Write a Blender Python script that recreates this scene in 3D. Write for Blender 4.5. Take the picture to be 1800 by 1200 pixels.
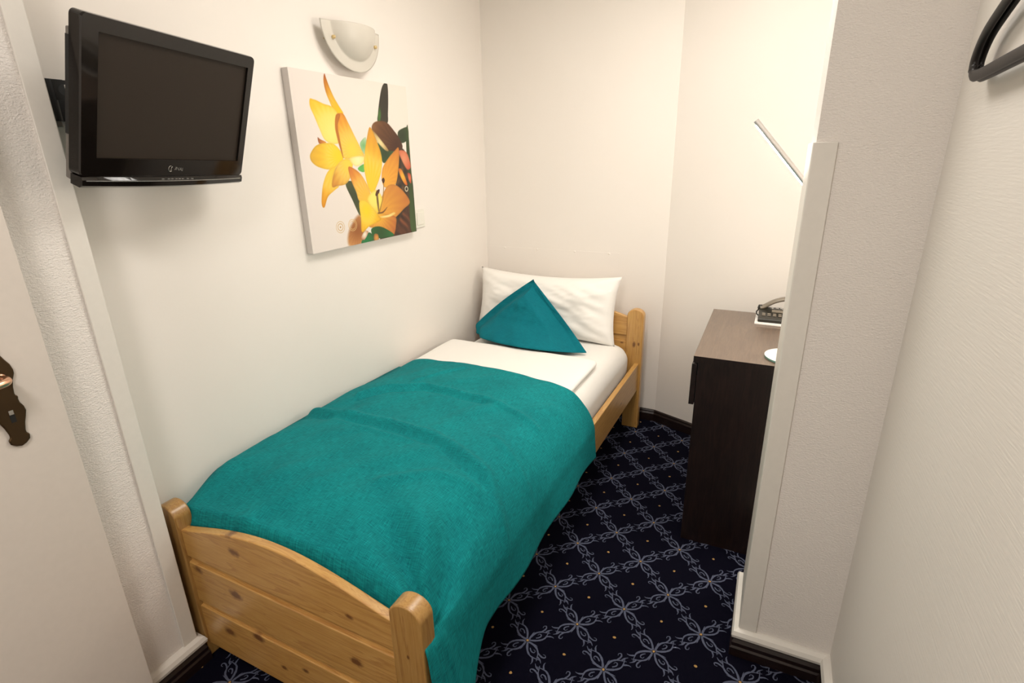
import bpy, bmesh, math, random
import numpy as np
from mathutils import Vector, Matrix, noise

sc = bpy.context.scene
for o in list(bpy.data.objects): bpy.data.objects.remove(o)
C = sc.collection

# ---------------------------------------------------------------- camera
cam = bpy.data.cameras.new('camera'); cam_o = bpy.data.objects.new('camera', cam); C.objects.link(cam_o)
cam.sensor_width = 36; cam.lens = 945.2 / 1800 * 36; cam.clip_start = .02
pt, yw, rl = math.radians(19.043), math.radians(25.642), math.radians(-1.13)
fw = Vector((-math.sin(yw) * math.cos(pt), math.cos(yw) * math.cos(pt), -math.sin(pt)))
rt = Vector((math.cos(yw), math.sin(yw), 0)); up = rt.cross(fw)
r2 = rt * math.cos(rl) + up * math.sin(rl); u2 = up * math.cos(rl) - rt * math.sin(rl)
M = Matrix((r2, u2, -fw)).transposed().to_4x4(); M.translation = Vector((1.5516, 0, 1.4842))
cam_o.matrix_world = M
sc.camera = cam_o

# ---------------------------------------------------------------- light and exposure
LED_STRENGTH = 115.0      # diffuser of the desk lamp
ROOM_FILL = 9.0          # added fill lamp at the bedroom ceiling, no such source known (W)
ENTRY_LAMP = 12.5         # ceiling lamp of the entry (W)
sc.view_settings.view_transform = 'Standard'; sc.view_settings.look = 'None'
sc.view_settings.gamma = 1; sc.view_settings.use_curve_mapping = False
SIDE_FILL = 8.0          # unseen lamp added behind the partition to light the left wall (W)
sc.view_settings.exposure = 0.78
w = bpy.data.worlds.new('world'); sc.world = w; w.use_nodes = True
w.node_tree.nodes['Background'].inputs[0].default_value = (.8, .85, 1, 1)
w.node_tree.nodes['Background'].inputs[1].default_value = .05

def area_lamp(name, loc, size, power, col, aim=(0, 0, -1)):
    l = bpy.data.lights.new(name, 'AREA'); l.shape = 'DISK'; l.size = size; l.energy = power; l.color = col
    o = bpy.data.objects.new(name, l); C.objects.link(o); o.location = loc
    o.rotation_euler = Vector(aim).to_track_quat('-Z', 'Y').to_euler()
    return o
area_lamp('room_fill', (1.15, 1.75, 2.42), .80, ROOM_FILL, (1, .953, .885))
wl = bpy.data.lights.new('side_fill_light', 'POINT'); wl.energy = SIDE_FILL; wl.color = (1, .953, .88); wl.shadow_soft_size = .07
wl_o = bpy.data.objects.new('side_fill_light', wl); C.objects.link(wl_o); wl_o.location = (2.50, 2.02, 1.45)
area_lamp('entry_light', (1.05, -.35, 2.42), .42, ENTRY_LAMP, (1, .94, .89))

# ---------------------------------------------------------------- helpers
def rgb(r, g, b):
    f = lambda c: ((c / 255 + .055) / 1.055) ** 2.4 if c > 10 else c / 255 / 12.92
    return (f(r), f(g), f(b), 1)

class N:
    def __init__(s, name):
        s.m = bpy.data.materials.new(name); s.m.use_nodes = True; s.t = s.m.node_tree; s.n = s.t.nodes
        s.b = s.n['Principled BSDF']
    def new(s, ty, **k):
        n = s.n.new(ty)
        for a, b in k.items():
            if a.startswith('i_'): n.inputs[int(a[2:])].default_value = b
            else: setattr(n, a, b)
        return n
    def link(s, a, b): s.t.links.new(a, b)
    def set(s, **k):
        for a, b in k.items(): s.b.inputs[a.replace('_', ' ')].default_value = b
        return s
    def coord(s, scale=(1, 1, 1), rot=(0, 0, 0), loc=(0, 0, 0)):
        tc = s.new('ShaderNodeTexCoord'); mp = s.new('ShaderNodeMapping')
        mp.inputs['Scale'].default_value = scale; mp.inputs['Rotation'].default_value = rot; mp.inputs['Location'].default_value = loc
        s.link(tc.outputs['Object'], mp.inputs['Vector']); return mp.outputs[0]
    def noise(s, vec, scale, detail=2, rough=.5, dist=0):
        n = s.new('ShaderNodeTexNoise'); n.inputs['Scale'].default_value = scale; n.inputs['Detail'].default_value = detail
        n.inputs['Roughness'].default_value = rough; n.inputs['Distortion'].default_value = dist
        s.link(vec, n.inputs['Vector']); return n.outputs[0]
    def ramp(s, fac, stops):
        r = s.new('ShaderNodeValToRGB'); e = r.color_ramp.elements
        while len(e) < len(stops): e.new(.5)
        for q, (p, c) in zip(e, stops): q.position = p; q.color = c
        s.link(fac, r.inputs[0]); return r.outputs[0]
    def math(s, op, a, b=0.0, c=None):
        n = s.new('ShaderNodeMath'); n.operation = op
        for i, v in enumerate((a, b) if c is None else (a, b, c)):
            if isinstance(v, (int, float)): n.inputs[i].default_value = v
            else: s.link(v, n.inputs[i])
        return n.outputs[0]
    def mix(s, fac, a, b, mode='MIX'):
        n = s.new('ShaderNodeMix'); n.data_type = 'RGBA'; n.blend_type = mode
        for i, v in ((0, fac), (6, a), (7, b)):
            if isinstance(v, (int, float, tuple)): n.inputs[i].default_value = v
            else: s.link(v, n.inputs[i])
        return n.outputs[2]
    def bump(s, h, strength=.3, dist=.001):
        b = s.new('ShaderNodeBump'); b.inputs['Strength'].default_value = strength; b.inputs['Distance'].default_value = dist
        s.link(h, b.inputs['Height']); s.link(b.outputs[0], s.b.inputs['Normal'])
    def col(s, o): s.link(o, s.b.inputs['Base Color'])

def plain(name, c, rough=.5, **k):
    n = N(name).set(Base_Color=c, Roughness=rough, **k)
    v = n.noise(n.coord(), 60, 2)
    n.col(n.mix(.06, c, n.ramp(v, [(.3, (c[0] * .6, c[1] * .6, c[2] * .6, 1)), (.7, c)])))
    return n.m

def wall_mat(name, c, kind):
    n = N(name).set(Roughness=.55)
    if kind == 'smooth':
        h = n.noise(n.coord(), 90, 3)
        n.bump(h, .25, .0006)
    elif kind == 'chip':          # raised fibre wallpaper, slanting grain
        a = n.noise(n.coord((1, 1, 1), (.6, .6, .6)), 230, 2, .6, .4)
        b = n.noise(n.coord((1, 1, 3.0), (.6, .6, .3)), 130, 2, .5)
        n.bump(n.math('ADD', a, b), .9, .0017)
    else:                          # fine horizontal ripple
        a = n.noise(n.coord((1, .35, 5)), 55, 2, .5, .3)
        n.bump(a, .4, .0010)
    d = n.noise(n.coord(), 2.5, 3)
    n.col(n.mix(.5, c, n.ramp(d, [(.3, (c[0] * .97, c[1] * .965, c[2] * .95, 1)), (.7, c)])))
    return n.m

def pine(name, axis, knots=(), tint=1.0, seed=0.0):
    n = N(name).set(Roughness=.32, Coat_Weight=.25, Coat_Roughness=.25)
    st = [9, 9, 9]; st[axis] = .55
    base = n.coord((1, 1, 1), (0, 0, 0), (seed, seed * .7, seed * .3))
    stretched = n.coord(tuple(st), (0, 0, 0), (seed, seed, seed))
    g = n.noise(stretched, 3.0, 4, .55, .5)
    fine = n.noise(n.coord(tuple(8 * x for x in st)), 4, 2, .6)
    rings = n.math('FRACT', n.math('MULTIPLY', g, 7.0))
    k = lambda r, gg, b: (r * tint, gg * tint, b * tint, 1)
    c = n.ramp(rings, [(0, k(.59, .335, .095)), (.6, k(.53, .285, .070)), (.9, k(.42, .20, .048)), (1, k(.59, .335, .095))])
    c = n.mix(.25, c, n.ramp(fine, [(.3, k(.42, .2, .06)), (.7, k(.68, .42, .17))]))
    tc = n.new('ShaderNodeTexCoord')
    wob = n.noise(tc.outputs['Object'], 60, 2)
    for (kx, ky, kz, rad) in knots:
        sub = n.new('ShaderNodeVectorMath'); sub.operation = 'SUBTRACT'; n.link(tc.outputs['Object'], sub.inputs[0]); sub.inputs[1].default_value = (kx, ky, kz)
        mul = n.new('ShaderNodeVectorMath'); mul.operation = 'MULTIPLY'; n.link(sub.outputs[0], mul.inputs[0])
        s = [1, 1, 1]; s[axis] = .55; s[1] = .25; mul.inputs[1].default_value = s
        ln = n.new('ShaderNodeVectorMath'); ln.operation = 'LENGTH'; n.link(mul.outputs[0], ln.inputs[0])
        d = n.math('ADD', ln.outputs['Value'], n.math('MULTIPLY', n.math('SUBTRACT', wob, .5), rad * .9))
        f = n.new('ShaderNodeMapRange'); f.inputs[1].default_value = rad * .45; f.inputs[2].default_value = rad * 1.15; f.inputs[3].default_value = .85; f.inputs[4].default_value = 0
        n.link(d, f.inputs[0])
        c = n.mix(f.outputs[0], c, (.13 * tint, .042 * tint, .014 * tint, 1))
    n.col(c); n.bump(fine, .08, .0005)
    return n.m

def darkwood(name, grain=(14, 14, 1)):
    n = N(name).set(Roughness=.36)
    v = n.noise(n.coord(grain), 9, 4, .6, 1.2)
    n.col(n.ramp(v, [(.35, (.0065, .0036, .0032, 1)), (.6, (.017, .0082, .0068, 1)), (.75, (.026, .0130, .0105, 1))]))
    n.bump(v, .15, .0005)
    return n.m

def fabric(name, c, light, thread=900, rough=.9, sheen=.2, bump=.3, amt=.5, uv=False):
    n = N(name).set(Roughness=rough, Sheen_Weight=sheen, Specular_IOR_Level=.2)
    def co(s):
        if not uv: return n.coord(s)
        tc = n.new('ShaderNodeTexCoord'); mp = n.new('ShaderNodeMapping'); mp.inputs['Scale'].default_value = s; n.link(tc.outputs['UV'], mp.inputs['Vector']); return mp.outputs[0]
    a = n.noise(co((thread / 300, thread / 16, thread / 300)), 15, 2, .6)
    b = n.noise(co((thread / 16, thread / 300, thread / 16)), 15, 2, .6)
    d = n.noise(n.coord(), 7, 4, .6)
    s = n.math('ADD', n.math('ADD', n.math('MULTIPLY', a, .42), n.math('MULTIPLY', b, .42)), n.math('MULTIPLY', d, .16))
    n.col(n.mix(n.ramp(s, [(.38, (0, 0, 0, 1)), (.62, (amt, amt, amt, 1))]), c, light))
    n.bump(s, bump, .001)
    return n.m

MAT = {}
MAT['wall_warm'] = wall_mat('wall_paint_smooth', (.85, .797, .74, 1), 'smooth')
MAT['wall_chip'] = wall_mat('wallpaper_raised', (.81, .765, .72, 1), 'chip')
MAT['wall_ripple'] = wall_mat('wallpaper_ripple', (.79, .745, .69, 1), 'ripple')
MAT['ceiling'] = plain('ceiling_paint', (.8, .78, .74, 1), .8)
MAT['trim_white'] = plain('trim_paint', (.76, .725, .665, 1), .4)
MAT['trim_dark'] = darkwood('skirting_wood', (3, 3, 20))
MAT['door'] = plain('door_paint', (.66, .60, .54, 1), .45)
MAT['brass_dark'] = plain('aged_brass', (.075, .045, .02, 1), .38, Metallic=.75)
MAT['brass'] = plain('polished_brass', (.85, .50, .33, 1), .3, Metallic=1.0)
MAT['brass_light'] = plain('brass_screw', (.80, .62, .32, 1), .35, Metallic=.8)
MAT['black'] = plain('matt_black', (.006, .006, .006, 1), .6)
MAT['dark_x'] = darkwood('dark_wood_vertical', (10, 10, .9))
MAT['dark_top_lit'] = darkwood('dark_wood_lit_top', (10, .9, 10))
for e in [q for q in MAT['dark_top_lit'].node_tree.nodes if q.type == 'VALTORGB']:
    for s_, c_ in zip(e.color_ramp.elements, ((.085, .050, .030, 1), (.125, .078, .048, 1), (.15, .095, .060, 1))): s_.color = c_  # same veneer as the sides, paler: glare on the top put into its colour
b_ = MAT['dark_top_lit'].node_tree.nodes['Principled BSDF']; b_.inputs['Roughness'].default_value = .33; b_.inputs['IOR'].default_value = 1.7; b_.inputs['Coat Weight'].default_value = .3; b_.inputs['Coat Roughness'].default_value = .3; b_.inputs['Coat IOR'].default_value = 1.8
MAT['white_cloth'] = fabric('white_cotton', (.86, .83, .78, 1), (.90, .875, .83, 1), 1600, .9, .1, .05, .4)
MAT['sheet'] = fabric('white_sheet', (.84, .81, .76, 1), (.88, .86, .81, 1), 1600, .9, .1, .04, .4)
MAT['teal'] = fabric('teal_weave', (.000, .108, .125, 1), (.004, .275, .280, 1), 700, .9, .0, .6, 1.0, True)
MAT['teal_cushion'] = fabric('teal_cushion_weave', (.000, .115, .155, 1), (.004, .215, .255, 1), 900, .9, .0, .4, .7)
MAT['alu'] = plain('brushed_aluminium', (.72, .71, .70, 1), .3, Metallic=.9)
MAT['plastic_white'] = plain('switch_plastic', (.80, .77, .68, 1), .35)
MAT['paper'] = plain('paper_white', (.85, .82, .77, 1), .7)
MAT['piano'] = plain('gloss_black_plastic', (.008, .006, .005, 1), .06)
MAT['tv_frame'] = plain('tv_bezel', (.020, .015, .012, 1), .14)
MAT['tv_screen'] = plain('tv_panel', (.030, .021, .015, 1), .5, Specular_IOR_Level=.2)
MAT['tv_back'] = plain('tv_back_shell', (.15, .135, .12, 1), .4)
MAT['silver'] = plain('silver_line', (.55, .53, .50, 1), .25, Metallic=.8)
MAT['hanger'] = plain('hanger_plastic', (.013, .010, .009, 1), .4, Specular_IOR_Level=.3)
MAT['phone'] = plain('phone_plastic', (.022, .020, .015, 1), .3)
MAT['phone_light'] = plain('phone_handset', (.20, .17, .13, 1), .38)
n = N('frosted_glass').set(Base_Color=(.80, .75, .66, 1), Roughness=.35, Transmission_Weight=.25, Subsurface_Weight=.0)
MAT['frost'] = n.m
n = N('clear_glass_green').set(Base_Color=(.35, .75, .65, 1), Roughness=.05, Transmission_Weight=.6); MAT['glass_edge'] = n.m
n = N('glass_base_top').set(Base_Color=(.78, .77, .70, 1), Roughness=.12, Coat_Weight=.5); MAT['glass_top'] = n.m

def emis(name, col, st):
    n = N(name); n.set(Base_Color=(.9, .9, .9, 1)); n.b.inputs['Emission Color'].default_value = (*col, 1); n.b.inputs['Emission Strength'].default_value = st
    return n.m
MAT['led'] = emis('led_diffuser', (1, .955, .86), LED_STRENGTH)
MAT['lamp_glass'] = emis('lamp_glass', (1, .93, .83), 1.5)

def link(name, me, mats, parent=None, smooth=False):
    o = bpy.data.objects.new(name, me); C.objects.link(o)
    for m in (mats if isinstance(mats, (list, tuple)) else [mats]): me.materials.append(MAT[m] if isinstance(m, str) else m)
    if parent: o.parent = parent
    if smooth:
        for p in me.polygons: p.use_smooth = True
    return o
def obj(name, bm, mats, parent=None, smooth=False, bevel=0, seg=2):
    bmesh.ops.recalc_face_normals(bm, faces=bm.faces)
    me = bpy.data.meshes.new(name); bm.to_mesh(me); bm.free()
    o = link(name, me, mats, parent, smooth)
    if bevel:
        b = o.modifiers.new('bevel', 'BEVEL'); b.width = bevel; b.segments = seg; b.limit_method = 'ANGLE'; b.angle_limit = math.radians(40)
        for p in me.polygons: p.use_smooth = True
        wn = o.modifiers.new('wn', 'WEIGHTED_NORMAL'); wn.keep_sharp = True
    return o
def thing(name, label, cat, loc=(0, 0, 0), rz=0, group=None):
    o = bpy.data.objects.new(name, None); C.objects.link(o); o.location = loc; o.rotation_euler = (0, 0, rz)
    o.empty_display_size = .05
    return tag(o, label, cat, group)
def tag(o, label, cat, group=None):
    o['label'] = label; o['category'] = cat
    if group: o['group'] = group
    return o
def struct(o): o['kind'] = 'structure'; return o
def box(bm, x0, x1, y0, y1, z0, z1, mi=0, mat=None):
    v = [bm.verts.new((x, y, z)) for x in (x0, x1) for y in (y0, y1) for z in (z0, z1)]
    if mat is not None:
        for q in v: q.co = mat @ q.co
    for f in ((0, 1, 3, 2), (4, 6, 7, 5), (0, 4, 5, 1), (2, 3, 7, 6), (0, 2, 6, 4), (1, 5, 7, 3)):
        fc = bm.faces.new([v[i] for i in f]); fc.material_index = mi
    return v
def prism(bm, pts, a0, a1, axis='y', mi=0):
    """closed outline extruded along an axis; pts are the two other coords in order"""
    def mk(p, a):
        if axis == 'y': return (p[0], a, p[1])
        if axis == 'x': return (a, p[0], p[1])
        return (p[0], p[1], a)
    A = [bm.verts.new(mk(p, a0)) for p in pts]; B = [bm.verts.new(mk(p, a1)) for p in pts]
    bm.faces.new(A).material_index = mi; bm.faces.new(B[::-1]).material_index = mi
    for i in range(len(pts)):
        j = (i + 1) % len(pts); bm.faces.new((A[i], B[i], B[j], A[j])).material_index = mi
def tube(bm, pts, rad, seg=12, mi=0, flat=None, cap=True):
    """sweep an ellipse along points; rad number or (ru, rv) list; flat = fixed side vector"""
    pts = [Vector(p) for p in pts]; rings = []
    prev = None
    for i, p in enumerate(pts):
        t = (pts[min(i + 1, len(pts) - 1)] - pts[max(i - 1, 0)]).normalized()
        ref = Vector(flat) if flat else (prev if prev else (Vector((0, 0, 1)) if abs(t.z) < .9 else Vector((1, 0, 0))))
        a = (ref - t * ref.dot(t)).normalized(); b = t.cross(a); prev = a
        r = rad[i] if isinstance(rad, list) else rad
        ru, rv = r if isinstance(r, tuple) else (r, r)
        rings.append([bm.verts.new(p + a * ru * math.cos(k * 2 * math.pi / seg) + b * rv * math.sin(k * 2 * math.pi / seg)) for k in range(seg)])
    for A, B in zip(rings, rings[1:]):
        for k in range(seg):
            bm.faces.new((A[k], A[(k + 1) % seg], B[(k + 1) % seg], B[k])).material_index = mi
    if cap:
        bm.faces.new(rings[0][::-1]).material_index = mi; bm.faces.new(rings[-1]).material_index = mi
def spline(P, n=8, closed=False):
    P = [Vector(p) for p in P]; out = []; m = len(P)
    rng = range(m if closed else m - 1)
    for i in rng:
        g = (lambda k: P[k % m]) if closed else (lambda k: P[max(0, min(m - 1, k))])
        a, b, c, d = g(i - 1), g(i), g(i + 1), g(i + 2)
        for k in range(n):
            t = k / n
            out.append(.5 * ((2 * b) + (c - a) * t + (2 * a - 5 * b + 4 * c - d) * t * t + (3 * b - 3 * c + d - a) * t ** 3))
    if not closed: out.append(P[-1])
    return out
def grid_mesh(name, F, nu, nv, mats, parent=None, closed_u=False, uvs=None):
    vs = [tuple(F(i / (nu - (0 if closed_u else 1)), j / (nv - 1))) for j in range(nv) for i in range(nu)]
    fs = []
    for j in range(nv - 1):
        for i in range(nu if closed_u else nu - 1):
            a = j * nu + i; b = j * nu + (i + 1) % nu
            fs.append((a, b, b + nu, a + nu))
    me = bpy.data.meshes.new(name); me.from_pydata(vs, [], fs); me.update()
    if uvs:
        L = me.uv_layers.new(name='weave').data
        for lp in me.loops: L[lp.index].uv = ((lp.vertex_index % nu) / (nu - 1) * uvs[0], (lp.vertex_index // nu) / (nv - 1) * uvs[1])
    return link(name, me, mats, parent, True)
def sweep_profile(bm, prof, path, mi_fn=None):
    """prof: closed (offset, z) outline; offset towards the right of the path; mitred corners"""
    P = [Vector(p) for p in path]; rings = []
    for i, p in enumerate(P):
        ns = []
        if i > 0: d = (P[i] - P[i - 1]).normalized(); ns.append(Vector((d.y, -d.x)))
        if i < len(P) - 1: d = (P[i + 1] - P[i]).normalized(); ns.append(Vector((d.y, -d.x)))
        if len(ns) == 2:
            m = (ns[0] + ns[1]).normalized(); m = m / m.dot(ns[0])
        else: m = ns[0]
        rings.append([bm.verts.new((p.x + m.x * o, p.y + m.y * o, z)) for o, z in prof])
    k = len(prof)
    for A, B in zip(rings, rings[1:]):
        for i in range(k):
            f = bm.faces.new((A[i], A[(i + 1) % k], B[(i + 1) % k], B[i]))
            if mi_fn: f.material_index = mi_fn(i)
    bm.faces.new(rings[0][::-1]); bm.faces.new(rings[-1])
def sm(a, b, x):
    t = max(0, min(1, (x - a) / (b - a))); return t * t * (3 - 2 * t)
def nz(x, y, z=0, s=1): return noise.noise(Vector((x * s, y * s, z * s)))

# ---------------------------------------------------------------- room shell
H = 2.5
XR = 2.62
def wallbox(name, x0, x1, y0, y1, m, z1=H):
    bm = bmesh.new(); box(bm, x0, x1, y0, y1, 0, z1); return struct(obj(name, bm, m))
wallbox('wall_left', -.12, 0, .72, 3.05, 'wall_warm')
wallbox('wall_entry_left', -.12, .098, -1.2, .72, 'wall_chip')
wallbox('wall_back', 0, 1.07, 2.915, 3.05, 'wall_warm')
bm = bmesh.new(); prism(bm, [(1.07, 2.915), (1.07, 3.05), (XR + .12, 3.05), (XR + .12, 2.915 - .4 * (XR + .12 - 1.07))], 0, H, 'z')
struct(obj('wall_back_angled', bm, 'wall_warm'))
wallbox('wall_right', XR, XR + .12, 1.685, 2.6, 'wall_warm')
wallbox('wall_partition', 1.62, XR + .12, 1.45, 1.685, 'wall_chip')
wallbox('wall_entry_right', 1.86, 2.0, -1.2, 1.45, 'wall_ripple')
wallbox('wall_rear', .098, 1.86, -1.2, -1.08, 'wall_warm')
bm = bmesh.new(); box(bm, -.12, XR + .12, -1.2, 3.05, H, H + .1); struct(obj('ceiling', bm, 'ceiling'))

# carpet: navy pile with a diamond lattice of scrolled leaves
def carpet():
    bm = bmesh.new()
    v = [bm.verts.new(p) for p in ((-.12, -1.2, 0), (XR + .12, -1.2, 0), (XR + .12, 3.05, 0), (-.12, 3.05, 0), (-.12, -1.2, -.05), (XR + .12, -1.2, -.05), (XR + .12, 3.05, -.05), (-.12, 3.05, -.05))]
    for f in ((0, 1, 2, 3), (7, 6, 5, 4), (0, 4, 5, 1), (1, 5, 6, 2), (2, 6, 7, 3), (3, 7, 4, 0)): bm.faces.new([v[i] for i in f])
    st = .12635; L = st * math.sqrt(2); k = L / .179
    strokes = [
        ([(.006, .001), (.018, .010), (.036, .0165), (.054, .0145), (.068, .006), (.080, -.002)], 2.2, 1.0),
        ([(.006, -.001), (.020, -.0085), (.038, -.014), (.055, -.013), (.068, -.004), (.0795, .007)], 2.1, 1.2),
        ([(.054, .0145), (.066, .0165), (.076, .0215), (.079, .029), (.072, .032), (.0665, .027)], 1.5, .9),
        ([(.062, -.008), (.072, -.0115), (.080, -.017), (.083, -.023)], 1.7, .8),
        ([(.029, -.002), (.042, -.0035), (.050, .002), (.046, .0085), (.039, .006)], 1.3, .8),
        ([(.066, .006), (.079, .010), (.092, .008)], 1.7, .9),
        ([(.018, .011), (.027, .0185), (.034, .022)], .9, .4),
    ]
    fine = []
    for pts, w0, w1 in strokes:
        s = spline([(a, b, 0) for a, b in pts], 3)
        n = len(s)
        fine.append([(p.x, p.y, (w0 + (w1 - w0) * i / (n - 1)) * (.55 + .45 * math.sin(math.pi * min(1, .15 + i / (n - 1)))) / 1000 * .5 * 3.6) for i, p in enumerate(s)])
    rnd = random.Random(4)
    def stroke(A, d, s, pr, z, sgn):
        row = []
        for i, (a, b, hw) in enumerate(pr):
            if i < len(pr) - 1: t = Vector((pr[i + 1][0] - a, pr[i + 1][1] - b)).normalized()
            hw *= rnd.uniform(.82, 1.18)
            q = []
            for e in (1, -1):
                x = a - t.y * hw * e; y = (b + t.x * hw * e) * sgn
                q.append(bm.verts.new((A[0] + (d[0] * x + s[0] * y) * k, A[1] + (d[1] * x + s[1] * y) * k, z)))
            row.append(q)
        for P, Q in zip(row, row[1:]):
            bm.faces.new((P[0], P[1], Q[1], Q[0])).material_index = 1
    def disc(x, y, r, mi, z):
        vs = [bm.verts.new((x + r * rnd.uniform(.8, 1.2) * math.cos(t * math.pi / 4), y + r * rnd.uniform(.8, 1.2) * math.sin(t * math.pi / 4), z)) for t in range(8)]
        bm.faces.new(vs).material_index = mi
    for i in range(-12, 12):
        for j in range(-10, 14):
            x, y = 1.2565 + st * i, 1.2125 + st * j
            if not (.0 < x < XR and -.2 < y < 2.9): continue
            if (i + j) % 2 == 0:
                for (sx, sy) in ((1, 1), (-1, 1), (-1, -1), (1, -1)):
                    d = (sx / math.sqrt(2), sy / math.sqrt(2)); s = (-d[1], d[0])
                    for q, pr in enumerate(fine): stroke((x, y), d, s, pr, .0006 + .00006 * q, 1)
                disc(x, y, .0042, 2, .0012)
            else:
                disc(x, y, .0048, 2, .0012)
    o = obj('floor', bm, [MAT['carpet'], MAT['carpet_scroll'], MAT['carpet_dot']])
    return struct(o)
def carpet_mat(name, c, var):
    n = N(name).set(Roughness=.95, Specular_IOR_Level=.06)
    v = n.noise(n.coord(), 650, 2, .7)
    n.col(n.mix(n.ramp(v, [(.3, (0, 0, 0, 1)), (.7, (1, 1, 1, 1))]), tuple(x * (1 - var) for x in c[:3]) + (1,), tuple(x * (1 + var) for x in c[:3]) + (1,)))
    n.bump(v, .6, .002); return n.m
MAT['carpet'] = carpet_mat('carpet_navy', (.0028, .0027, .0080), .5)
MAT['carpet_scroll'] = carpet_mat('carpet_scroll_grey', (.095, .105, .155), .35)
MAT['carpet_dot'] = carpet_mat('carpet_dot_ochre', (.42, .25, .09), .3)
carpet()

# skirting
prof_far = [(0, 0), (.018, 0), (.018, .045), (.012, .054), (.013, .06), (.009, .066), (0, .066)]
def skirt(name, path, prof, mats, fn=None):
    bm = bmesh.new(); sweep_profile(bm, prof, path, fn); return struct(obj(name, bm, mats))
skirt('baseboard_back', [(0, 2.915), (1.07, 2.915), (XR, 2.915 - .4 * (XR - 1.07))], prof_far, 'trim_dark')
prof_w = [(0, 0), (.024, 0), (.024, .030), (.020, .036), (.021, .050), (.015, .060), (.014, .066), (.022, .070), (.024, .080), (.019, .092), (.006, .098), (0, .098)]
fn = lambda i: 0 if i < 6 else 1
skirt('baseboard_entry_left', [(.098, -1.08), (.098, .72), (0, .72)], prof_w, ['trim_dark', 'trim_white'], fn)
skirt('baseboard_right', [(XR, 1.685), (1.62, 1.685), (1.62, 1.45), (1.86, 1.45), (1.86, -1.08)], prof_w, ['trim_dark', 'trim_white'], fn)
# corner guards
bm = bmesh.new(); prism(bm, [(1.6135, 1.685), (1.6135, 1.446), (1.6165, 1.4425), (1.663, 1.4425), (1.663, 1.4495), (1.6205, 1.4495), (1.6205, 1.685)], .098, 1.50, 'z')
struct(obj('trim_1', bm, 'trim_white', bevel=.0015))
bm = bmesh.new(); prism(bm, [(.0985, .683), (.105, .683), (.105, .7235), (.1025, .726), (.05, .726), (.05, .7205), (.0985, .7205)], .098, 2.2, 'z')
struct(obj('trim_2', bm, 'trim_white', bevel=.0015))
# painted-over boarding behind the headboard and the jamb strip at the kink
bm = bmesh.new(); box(bm, .002, .82, 2.9135, 2.915, .07, .968)
for x in (.12, .33, .56, .76):
    bmesh.ops.create_uvsphere(bm, u_segments=10, v_segments=6, radius=.006, matrix=Matrix.Translation((x, 2.9135, .962)) @ Matrix.Scale(.6, 4, (0, 1, 0)))
struct(obj('trim_3', bm, 'wall_warm', bevel=.001))
bm = bmesh.new(); box(bm, .96, 1.068, 2.9138, 2.915, .07, H); struct(obj('trim_4', bm, 'wall_warm'))

# entry ceiling lamp and added bedroom fill (both above the frame)
def ceiling_lamp(x, y, label):
    t = thing('ceiling_lamp', label, 'lamp', (x, y, H), 0, None)
    if y > 0: t.scale = (2, 2, 1)
    bm = bmesh.new(); bmesh.ops.create_cone(bm, cap_ends=True, segments=32, radius1=.2, radius2=.2, depth=.02, matrix=Matrix.Translation((0, 0, -.011))); obj('mounting_plate', bm, 'trim_white', t, bevel=.003)
    bm = bmesh.new()
    tube(bm, [(0, 0, -.021), (0, 0, -.04), (0, 0, -.055), (0, 0, -.064)], [.19, .185, .15, .08], 40, flat=(1, 0, 0)); obj('glass_bowl', bm, 'lamp_glass', t, True)
ceiling_lamp(1.15, 1.75, 'round white ceiling lamp over the bedroom end')
ceiling_lamp(1.05, -.35, 'round white ceiling lamp over the entry')

wlp = thing('side_fill_lamp', 'small lit wall lamp on the right wall, hidden behind the partition', 'lamp', (2.62, 2.02, 1.45), -math.pi / 2)
bm = bmesh.new(); tube(bm, [(0, -.001, 0), (0, -.016, 0)], .05, 24, flat=(0, 0, 1)); tube(bm, [(0, -.014, 0), (0, -.05, 0)], .012, 12, flat=(0, 0, 1)); obj('wall_rose', bm, 'trim_white', wlp)

# ---------------------------------------------------------------- bed
BX, BY, BR = .02, .747, math.radians(-1)
bed = thing('bed', 'varnished pine single bed with arched footboard and rounded posts, along the left wall', 'bed', (BX, BY, 0), BR)
def post(x0, x1, y0, y1, h, m, parent):
    bm = bmesh.new(); r = (x1 - x0) / 2; cx = (x0 + x1) / 2; zc = h - r * .85
    pts = [(x0, 0), (x1, 0)] + [(cx + r * math.cos(a * math.pi / 14), zc + r * .85 * math.sin(a * math.pi / 14)) for a in range(15)]
    prism(bm, pts, y0, y1, 'y')
    return obj('post', bm, m, parent, bevel=.005, seg=3)
def plank(name, x0, x1, y0, y1, z0, ztop, m, parent, arch=0, flip=0):
    """horizontal board between posts; ztop at the ends, arch rises in the middle"""
    bm = bmesh.new(); K = 28
    top = []
    for i in range(K + 1):
        s = i / K; e = sm(0, .5, min(s, 1 - s)) if arch else 0
        e = math.sin(math.pi * s) ** 1.1 if arch else 0
        top.append((x1 + (x0 - x1) * s, ztop + arch * e))
    if not arch: top = [(x1, ztop), (x0, ztop)]
    prism(bm, [(x0, z0), (x1, z0)] + top, y0, y1, 'y')
    return obj(name, bm, m, parent, bevel=.004, seg=3)
PX0, PX1 = 0, .945
foot_h, head_h = .547, .697
pp = [pine('pine_post_a', 2, [(.90, 0, .40, .004)], .76, 1.3), pine('pine_post_b', 2, [(.90, 2.04, .50, .010), (.925, 2.04, .505, .006)], 1.0, 2.1), pine('pine_post_c', 2, [], .62, 3.3), pine('pine_post_d', 2, [], .9, 4.4)]
post(PX1 - .09, PX1, 0, .05, foot_h, pp[0], bed); post(PX0, PX0 + .09, 0, .05, foot_h, pp[2], bed)
post(PX1 - .09, PX1, 2.043, 2.088, head_h, pp[1], bed); post(PX0, PX0 + .09, 2.043, 2.088, head_h, pp[3], bed)
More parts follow.
